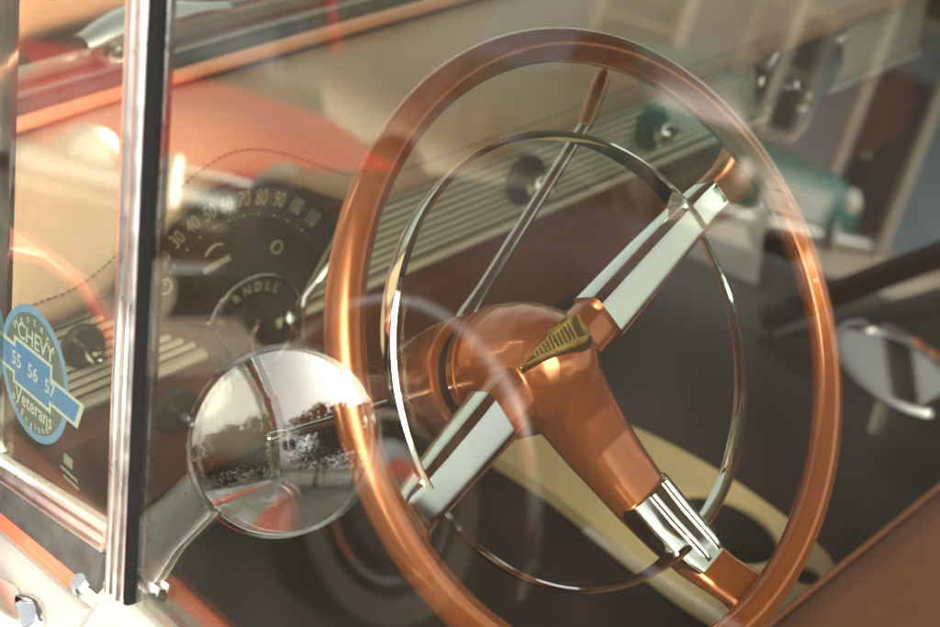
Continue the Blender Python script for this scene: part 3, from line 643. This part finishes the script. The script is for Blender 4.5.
# passenger-side fan with chrome dots
PX, PZ = 0.905, 0.858
fp2 = [V((PX + 0.10 * math.cos(rad(a)), 0.449, PZ + 0.085 * math.sin(rad(a)))) for a in [5 + 170 * i / 30 for i in range(31)]] + [V((PX - .052, .449, .81)), V((PX - .02, .449, .775)), V((PX + .02, .449, .775)), V((PX + .052, .449, .81))]
h = MB(); h.prism(fp2, (0, .008, 0)); pf = h.build("passenger_fan", M['dialrim'], dash, smooth=False)
h = MB(); h.tube([p - V((0, .001, 0)) for p in fp2], 0.004, 8, closed=True)
for dx, dz, r_ in ((-.02, .0, .012), (-.035, .004, .008), (.01, -.04, .010), (.02, -.022, .007), (.085, .045, .011)):
    h.lathe([(0, 0), (r_, 0), (r_ * .9, .006), (r_ * .5, .011), (0, .012)], (PX + dx, .4485, PZ + dz), (0, -1, 0), 16)
h.build("fan_trim", M['chrome'], pf)

# ================================================================== SEAT, CONSOLE
seat = thing("bench_seat", "copper brown vinyl bench seat at the lower right", "car seat", (0.37, -0.4, 0.281))
h = MB(); rows = []
cush = [(-0.75, 0.50), (-0.03, 0.40), (-0.012, 0.44), (-0.010, 0.56), (-0.016, 0.588), (-0.030, 0.601), (-0.06, 0.608), (-0.20, 0.606), (-0.45, 0.590), (-0.75, 0.58)]
for i in range(31):
    x = -0.275 + 1.49 * i / 30; e = min(i, 30 - i); dr = 0.03 * math.exp(-e * 1.2)
    rows.append([V((x, y, z - (dr if z > .55 else 0))) for y, z in cush])
h.grid(rows, close_v=True, cap=True); cu = h.build("cushion", M['vinyl'], seat, angle=60)
h = MB(); h.tube([V((-0.27 + 1.48 * i / 20, -0.0155, 0.593)) for i in range(21)], 0.0035, 8); h.build("piping", M['vinyl'], cu)
h = MB(); rows = []
bk = [(-0.62, 0.55), (-0.60, 0.62), (-0.66, 0.90), (-0.70, 0.97), (-0.76, 0.985), (-0.80, 0.95), (-0.78, 0.55)]
for i in range(21):
    x = -0.275 + 1.49 * i / 20; rows.append([V((x, y, z)) for y, z in bk])
h.grid(rows, close_v=True, cap=True); h.build("backrest", M['vinyl'], seat, angle=60)
h = MB()
h.box((-0.25, -0.72, 0.285), (1.19, -0.05, 0.41)); h.build("seat_base", M['carpet'], seat)

# cream drinks console lying lengthwise on the hump, with a big and a small round hole
console = thing("drinks_console", "cream drinks console with two round cup holes on the dark floor", "cup holder", (0.46, 0.3, 0.40))
ZC = 0.45
outl = [(0.385, 0.60), (0.372, 0.40), (0.352, 0.25), (0.345, 0.12), (0.365, 0.062), (0.41, 0.045), (0.46, 0.046), (0.505, 0.062), (0.533, 0.10), (0.556, 0.20), (0.566, 0.30), (0.560, 0.42), (0.528, 0.53), (0.49, 0.60)]
def closed_spline(pts, n=8):
    out = []; N = len(pts)
    for i in range(N):
        p0, p1, p2, p3 = [V((*pts[(i + k_ - 1) % N], 0)) for k_ in range(4)]
        for j in range(n):
            t = j / n
            out.append(0.5 * ((2 * p1) + (p2 - p0) * t + (2 * p0 - 5 * p1 + 4 * p2 - p3) * t * t + (3 * p1 - p0 - 3 * p2 + p3) * t ** 3))
    return out
def ell(cx, cy, rx, ry, rot, n=48):
    return [V((cx + rx * math.cos(2 * PI * k_ / n) * math.cos(rot) - ry * math.sin(2 * PI * k_ / n) * math.sin(rot), cy + rx * math.cos(2 * PI * k_ / n) * math.sin(rot) + ry * math.sin(2 * PI * k_ / n) * math.cos(rot), 0)) for k_ in range(n)]
def board(outer, holes, zt, zb, name, m_, parent):
    bm = bmesh.new()
    loops = [outer] + holes; edges = []
    for L_ in loops:
        vs = [bm.verts.new((p.x, p.y, zt)) for p in L_]
        edges += [bm.edges.new((vs[i], vs[(i + 1) % len(vs)])) for i in range(len(vs))]
    r_ = bmesh.ops.triangle_fill(bm, edges=edges, use_beauty=True)
    ff = [e for e in r_["geom"] if isinstance(e, bmesh.types.BMFace)]
    ex = bmesh.ops.extrude_face_region(bm, geom=ff)
    bmesh.ops.translate(bm, vec=(0, 0, zb - zt), verts=[v for v in ex["geom"] if isinstance(v, bmesh.types.BMVert)])
    bmesh.ops.recalc_face_normals(bm, faces=bm.faces)
    h = MB(); bm.verts.index_update(); h.add([v.co.copy() for v in bm.verts], [[v.index for v in f.verts] for f in bm.faces]); bm.free()
    return h.build(name, m_, parent, angle=30, bevel=0.004, seg=3)
big = ell(0.476, 0.205, 0.052, 0.078, -0.12); small = ell(0.476, 0.083, 0.017, 0.017, 0)
top = board(closed_spline(outl), [big, small], ZC, ZC - 0.022, "top_board", M['cream'], console)
h = MB(); rows = []
for (cx, cy, rx, ry, rt) in ((0.476, 0.205, 0.0515, 0.0775, -0.12),):
    up_ = ell(cx, cy, rx, ry, rt); lo_ = ell(cx, cy, rx * .92, ry * .92, rt)
    h.grid([[p + V((0, 0, ZC - .008)) for p in up_], [p + V((0, 0, ZC - .075)) for p in lo_]], close_v=True); h.add([p + V((0, 0, ZC - .075)) for p in lo_], [list(range(len(lo_)))])
h.build("cup_well", M['black'], console)
h = MB(); up_ = ell(0.476, 0.083, .0168, .0168, 0)
h.grid([[p + V((0, 0, ZC - .006)) for p in up_], [p + V((0, 0, ZC - .05)) for p in up_]], close_v=True); h.add([p + V((0, 0, ZC - .05)) for p in up_], [list(range(len(up_)))]); h.build("cup_well", M['black'], console)
h = MB(); sk = [p for p in closed_spline([(0.46 + (x - .46) * .86, .3 + (y - .3) * .93) for x, y in outl])]
h.grid([[p + V((0, 0, ZC - .0225)) for p in sk], [p + V((0, 0, 0.33)) for p in sk]], close_v=True); h.build("console_skirt", M['carpet'], console)

# ================================================================== ROUND MIRROR on the door (seen reflected in the window glass)
MC = V((-0.497, 0.168, 0.988)); MR = 0.0728
mirr = thing("side_mirror", "round chrome wing mirror reflected in the driver's window glass", "mirror", (-0.385, 0.2, 0.874))
mn = V((0.375, -0.885, 0.27)).normalized()
h = MB(); h.lathe([(0, -0.028), (0.03, -0.026), (0.055, -0.018), (MR * .98, -0.004), (MR + .001, 0.001), (MR, 0.0035), (MR - .003, 0.0035), (MR - .004, 0.0015), (0, .0015)], MC, mn, 72); h.build("shell", M['chrome'], mirr)
h = MB(); h.lathe([(0, 0.0016), (MR - .0042, 0.0016)] + [((MR - .0042) * q, 0.0022 + (1 - q * q) * 0.0085) for q in (1, .93, .85, .75, .65, .55, .45, .35, .25, .15, .07, 0)], MC, mn, 96); h.build("mirror_face", M['mirror'], mirr)
h = MB(); rows = []
for (c, w_, th_) in ((MC + V((0.035, .02, -.035)), .020, .006), (MC + V((0.052, .022, -.062)), .022, .006), (V((-0.418, 0.185, 0.905)), .024, .007), (V((-0.400, 0.178, 0.882)), .026, .009)):
    a_, b_ = V((0.25, 0.968, 0.0)), V((0.83, -0.21, 0.5))
    rows.append([c + a_ * (math.copysign(abs(math.cos(2 * PI * k_ / 20)) ** .5, math.cos(2 * PI * k_ / 20)) * w_) + b_ * (math.copysign(abs(math.sin(2 * PI * k_ / 20)) ** .5, math.sin(2 * PI * k_ / 20)) * th_) for k_ in range(20)])
h.grid(rows, close_v=True, cap=True); h.build("arm", M['satin_chrome'], mirr)
h = MB(); rows = []
for t, w_, z_ in ((0, 1.0, 0.0), (.4, 1.0, .004), (.8, .86, .009), (1.0, .5, .012)):
    rows.append([ledge(-0.402 + 0.018 * w_ * math.cos(2 * PI * k_ / 24), 0.168 + 0.026 * w_ * math.sin(2 * PI * k_ / 24), 0.003 + z_) for k_ in range(24)])
h.grid(rows, close_v=True, cap=True); h.build("base", M['chrome'], mirr)

# ================================================================== GOLD EMBLEM on the hub
T_ = wl_(-0.0432, 0.0104, -0.0595); R__ = wl_(-0.0005, 0.0114, -0.0300); P_ = wl_(0.0075, 0.0300, -0.0400)
eN = (R__ - T_).cross(P_ - T_).normalized()
if eN.dot(EN) < 0: eN = -eN
def em(x, y, l=0.0):
    a = (x * 53 - 55 * y) / 2239; b_ = (63 * y - 20 * x) / 2239; return T_ + (R__ - T_) * a + (P_ - T_) * b_ + eN * l
eo = [(0, 0), (64, 19), (69, 27), (58, 56), (49, 52), (47, 55), (40, 52), (38, 44), (29, 41), (27, 31), (17, 22)]
h = MB(); h.prism([em(x, y, -.012) for x, y in eo], eN * .012); emb = h.build("emblem", M['gold_dark'], wheel, smooth=False)
def strip_em(mb, pts, lift, t): mb.prism([em(x, y, lift) for x, y in pts], eN * t)
h = MB()
for (a0, b0), (a1, b1) in zip(eo, eo[1:] + eo[:1]):                                     # raised outline
    d_ = V((a1 - a0, b1 - b0)).normalized(); n_ = V((-d_.y, d_.x)) * 0.9
    strip_em(h, [(a0, b0), (a1, b1), (a1 + n_.x, b1 + n_.y), (a0 + n_.x, b0 + n_.y)], 0.0, .0016)
strip_em(h, [(0, 0), (64, 19), (68.5, 27), (50, 21.5), (20, 10)], 0.0002, .0034)         # broad bright wing along the bottom
for i in range(11):                                                                     # fan of ribs above it
    t = (i + .5) / 11; bx_, by_ = 14 + 44 * t, 10 + 14.5 * t; L_ = 7 + 17 * min(t, .75) / .75
    ux, uy = -.30, .95
    strip_em(h, [(bx_ - 1.1, by_), (bx_ + 1.1, by_ + .4), (bx_ + 1.1 + ux * L_, by_ + .4 + uy * L_), (bx_ - 1.1 + ux * L_, by_ + uy * L_)], 0.0001, .0018)
strip_em(h, [(30, 36), (33, 34), (52, 48), (51, 52)], 0.0002, .0026)
strip_em(h, [(58, 56), (56, 54), (62, 30), (67, 27)], 0.0002, .0030)
h.build("emblem_relief", M['gold'], emb, smooth=False)

# ================================================================== STREET BEHIND THE CAMERA (seen reflected in the glass)
def super_ring(cx, cz, w, h_, n=20, p=3.4):
    return [(cx + math.copysign(abs(math.cos(2 * PI * k_ / n)) ** (2 / p), math.cos(2 * PI * k_ / n)) * w, cz + math.copysign(abs(math.sin(2 * PI * k_ / n)) ** (2 / p), math.sin(2 * PI * k_ / n)) * h_) for k_ in range(n)]
def parked_car(label, paint, loc, heading, hood_z=0.95, pickup=False, wh=0.33, chrome_arch=False, side_mirror=False, whitewall=True, grille=True, trim='chrome'):
    """Fifties saloon: long hood, rounded cabin. Local +Y is forward; 4.9 m long, 1.85 m wide."""
    root = thing("parked_car", label, "car", loc); root.rotation_euler.z = 0
    c, s = math.cos(heading), math.sin(heading)
    L = lambda x, y, z: V((loc[0] + x * c - y * s, loc[1] + x * s + y * c, z))
    k_ = hood_z / 0.95
    st = [(-2.45, .42, .62, .70), (-2.40, .34, .80, .80), (-2.2, .30, .90, .88), (-1.4, .26, .98, .92), (0, .26, 1.0, .92), (0.9, .26, 1.0, .92), (1.6, .28, .97, .90), (2.15, .32, .93, .86), (2.38, .36, .86, .80), (2.45, .44, .74, .70)]
    h = MB(); h.grid([[L(x, y, z) for x, z in super_ring(0, (zl + zt * k_) / 2, w, (zt * k_ - zl) / 2, 28, 3.6)] for y, zl, zt, w in st], close_v=True, cap=True)
    h.build("body", paint, root, angle=50)
    cab = [(-1.75, .95, .62), (-1.45, 1.28, .66), (-1.0, 1.44, .68), (-.3, 1.49, .69), (.25, 1.45, .68), (.55, 1.30, .68), (.95, .96, .70)] if not pickup else [(-.55, .96, .66), (-.45, 1.40, .66), (-.1, 1.55, .68), (.3, 1.55, .68), (.6, 1.44, .68), (1.0, .98, .70)]
    h = MB(); h.grid([[L(x * (1 if z < 1.1 else .92), y, z) for x, z in super_ring(0, .9 * k_ + (zt - .9) / 2 - .05, w, (zt - .8 * k_) / 2, 24, 4)] for y, zt, w in cab], close_v=True, cap=True); h.build("cabin_glass", M['cabglass'], root, angle=50)
    h = MB(); h.grid([[L(x, y, zt + dz - .06 * abs(x / (w + 1e-6)) ** 3 + .03) for x, dz in ((-w * .95, 0), (-w * .6, .0), (0, .01), (w * .6, 0), (w * .95, 0), (w * .95, -.05), (0, -.03), (-w * .95, -.05))] for y, zt, w in cab[1:-1]], close_v=True, cap=True); h.build("roof", paint, root, angle=50)
    for sx in (-1, 1):
        h = MB(); h.tube([L(sx * w * .95, y, zt + .0) for y, zt, w in cab], .025, 6)
        ym = -.4 if not pickup else .1
        h.tube([L(sx * .69, ym, .93 * k_), L(sx * .64, ym, 1.46)], .03, 6); h.build("pillar", paint, root)
        for yw in (1.5, -1.45):
            wr = thing_part("wheel", root, L(sx * .80, yw, wh)); ax = V((c * sx, s * sx, 0))
            h = MB(); h.lathe([(wh * .55, -.10), (wh * .9, -.10), (wh, -.06), (wh, .05), (wh * .93, .095), (wh * .80, .105), (wh * .60, .10), (wh * .55, .06)], L(sx * .80, yw, wh), ax, 40, cap=False); h.build("tyre", M['tyre'], wr)
            if whitewall:
                h = MB(); h.lathe([(wh * .62, .1025), (wh * .70, .1065), (wh * .80, .1072)], L(sx * .80, yw, wh), ax, 40, cap=False); h.build("whitewall", M['whitewall'], wr)
            h = MB(); h.lathe([(wh * .58, -.02), (wh * .60, .095), (wh * .52, .10), (wh * .45, .085), (wh * .36, .10), (wh * .22, .125), (wh * .08, .135), (0, .136)], L(sx * .80, yw, wh), ax, 40, cap=False); h.build("rim", M[trim], wr)
            h = MB(); h.lathe([(wh * 1.2, -.03), (wh * 1.2, .018), (wh * .2, .018)], L(sx * .88, yw, wh), ax, 40, cap=False); h.build("wheel_well", M['black'], root)
            if chrome_arch:
                h = MB(); h.tube([L(sx * .915, yw + wh * 1.25 * math.cos(PI * i / 24), wh + wh * 1.25 * math.sin(PI * i / 24)) for i in range(25)], .016, 8); h.build("wheel_arch_lip", M[trim], root)
        h = MB(); h.lathe([(0, -.05), (.11, -.05), (.115, .02), (.10, .03), (.095, .02), (0, .045)], L(sx * .62, 2.40, .72 * k_), (-s, c, 0), 24); hl = h.build("headlight", M[trim], root)
        h = MB(); h.lathe([(.093, .0), (.08, .035), (.04, .05), (0, .055)], L(sx * .62, 2.41, .72 * k_), (-s, c, 0), 24); h.build("lens", M['lamp'], hl)
        h = MB(); h.tube([L(sx * .915, 1.0, .53 * k_), L(sx * .93, .6, .53 * k_), L(sx * .93, -.9, .50 * k_), L(sx * .915, -1.0, .50 * k_)], .014, 6); h.build("side_moulding", M[trim], root)
    for ye, sg in ((2.52, 1), (-2.50, -1)):
        h = MB(); h.tube([L(x, ye - sg * .10 * abs(x) ** 2, .44) for x in [-.92 + 1.84 * i / 16 for i in range(17)]], .075, 12)
        for x in (-.38, .38): h.tube([L(x, ye + sg * .05, .34), L(x, ye + sg * .09, .45), L(x, ye + sg * .05, .60)], [.03, .05, .03], 10)
        h.build("bumper", M[trim], root)
    h = MB()
    for i in range(5 if grille else 1): h.tube([L(-.46, 2.43, .54 + .055 * i), L(0, 2.48, .54 + .055 * i), L(.46, 2.43, .54 + .055 * i)], .014, 6)
    h.build("grille", M[trim], root)
    if side_mirror:
        fm = thing_part("fender_mirror", root, L(.86, .60, .95))
        n_ = V(side_mirror).normalized(); pc = L(.86, .60, .95) + V((0, 0, .055))
        h = MB(); h.tube([L(.85, .60, .90), pc - n_ * .01], .012, 8); h.build("stem", M[trim], fm)
        h = MB(); h.lathe([(0, -.04), (.06, -.03), (.108, 0), (.112, .008), (.100, .012), (.097, .003), (0, .003)], pc, n_, 36); h.build("mirror_shell", M[trim], fm)
    return root
def thing_part(name, parent, loc):
    o = bpy.data.objects.new(name, None); COL.objects.link(o); o.location = loc; o.parent = parent; o.matrix_parent_inverse = Matrix.Translation(-abs_loc(parent)); return o
parked_car("dark parked car with chrome trim alongside, reflected in the window", M['dark'], (-2.68, -0.31, 0), 0.0, 0.93, chrome_arch=True, side_mirror=(0.26, -0.30, 0.92))
parked_car("red parked car with chrome bumper, reflected above the speedometer", M['red'], (-3.60, 5.32, 0), rad(200), 0.65, grille=False, trim='chrome_soft')
parked_car("teal pickup truck reflected beside the wheel rim", M['teal'], (-10.3, 7.1, 0), rad(198), 1.0, pickup=True, trim='chrome_dull')
def house(name, label, lo, hi, m_, windows, door_y):
    r_ = thing(name, label, "building", ((lo[0] + hi[0]) / 2, (lo[1] + hi[1]) / 2, 0))
    h = MB(); h.box((lo[0], lo[1], 0), (hi[0], hi[1], hi[2])); h.build("wall", m_, r_, smooth=False)
    cx = (lo[0] + hi[0]) / 2; e = .5
    h = MB(); h.prism([(lo[0] - e, lo[1] - e, hi[2] - .05), (hi[0] + e, lo[1] - e, hi[2] - .05), (cx, lo[1] - e, hi[2] + 2.4)], (0, hi[1] - lo[1] + 2 * e, 0)); h.build("roof", M['roof'], r_, smooth=False)
    for y, z in windows:
        f = MB(); x = hi[0] + .003
        f.box((x, y - .62, z - .85), (x + .06, y - .5, z + .85)); f.box((x, y + .5, z - .85), (x + .06, y + .62, z + .85)); f.box((x, y - .5, z + .73), (x + .055, y + .5, z + .85)); f.box((x, y - .5, z - .85), (x + .075, y + .5, z - .73)); f.box((x, y - .5, z - .03), (x + .04, y + .5, z + .03))
        fr = f.build("window", M['trim'], r_, smooth=False); f = MB(); f.box((x - .001, y - .49, z - .72), (x + .015, y + .49, z + .72)); f.build("pane", M['pane'], fr, smooth=False)
    if door_y is not None:
        x = hi[0] + .003; f = MB(); f.box((x, door_y - .5, .13), (x + .06, door_y + .5, 2.2)); dr = f.build("door", M['brown'], r_, smooth=False, bevel=.01)
        f = MB(); f.lathe([(0, 0), (.03, 0), (.035, .04), (0, .06)], (x + .06, door_y + .38, 1.1), (1, 0, 0), 12); f.build("handle", M['chrome'], dr)
    return r_
bl = house("clapboard_house", "blue clapboard house with pale porch posts, reflected at upper right", (-19.4, 3.2, 0), (-11.4, 15.2, 4.6), M['clap'], [(5.6, 1.8), (7.6, 1.8), (11.4, 1.8), (13.4, 1.8), (6.6, 3.7), (9.2, 3.7), (12, 3.7)], 9.4)
for dy in (-3.4, -2.2, -1.1, 0.0, 0.95, 1.95, 3.1, 4.4):
    h = MB(); h.box((-9.9, 9.2 + dy - .055, 0.0), (-9.79, 9.2 + dy + .055, 3.1)); h.build("porch_post", M['post'], bl, bevel=.01)
h = MB(); h.prism([(-11.39, 5.2, 3.35), (-9.4, 5.2, 3.1), (-9.4, 5.2, 3.22), (-11.39, 5.2, 3.5)], (0, 9.0, 0)); h.build("porch_roof", M['roof'], bl, smooth=False)
bl.rotation_euler.z = rad(-62); bl.location += V((-2.8, 1.6, 0))
house("stucco_building", "beige stucco building reflected over the padded dash top", (-34, 14.0, 0), (-1.5, 30, 6.5), M['beige'], [(17, 1.9), (22, 1.9), (27, 1.9)], None)
def tree(label, x, y, hgt, r_, n=2600):
    root = thing("street_tree", label, "tree", (x, y, 0), "trees along the street behind the car")
    h = MB(); h.tube([(x, y, -0.05), (x + .05, y, hgt * .25), (x - .04, y + .06, hgt * .5), (x, y, hgt * .8)], [.22, .16, .11, .04], 10)
    for i in range(6):
        a = i * 1.05; z0 = hgt * (.38 + .05 * i); h.tube([(x, y, z0), (x + r_ * .45 * math.cos(a), y + r_ * .45 * math.sin(a), z0 + hgt * .16), (x + r_ * .75 * math.cos(a + .2), y + r_ * .75 * math.sin(a + .2), z0 + hgt * .25)], [.07, .045, .015], 6)
    h.build("trunk", M['bark'], root)
    h = MB(); cl = [(V((random.gauss(0, .5), random.gauss(0, .5), random.gauss(0, .42))), random.uniform(.18, .40)) for _ in range(34)]
    for i in range(n):
        c_, cr = random.choice(cl); d_ = V((random.gauss(0, 1), random.gauss(0, 1), random.gauss(0, 1))).normalized() * cr * random.uniform(.4, 1)
        p = V((x, y, hgt * .60)) + V(((c_.x + d_.x) * r_ * .8, (c_.y + d_.y) * r_ * .8, (c_.z + d_.z) * hgt * .36))
        a_ = V((random.gauss(0, 1), random.gauss(0, 1), random.gauss(0, .6))).normalized() * random.uniform(.10, .22); b_ = a_.orthogonal().normalized() * a_.length * .55
        h.add([p - a_, p + b_, p + a_, p - b_], [[0, 1, 2, 3]])
    h.build("crown", M['leaf'], root, smooth=False)
tree("leafy street tree well behind the car, nearer the road", -2.4, -11.5, 6.2, 3.6, 5500)
tree("leafy street tree well behind the car, nearer the pavement", -6.6, -14, 6.8, 4.2, 5500)
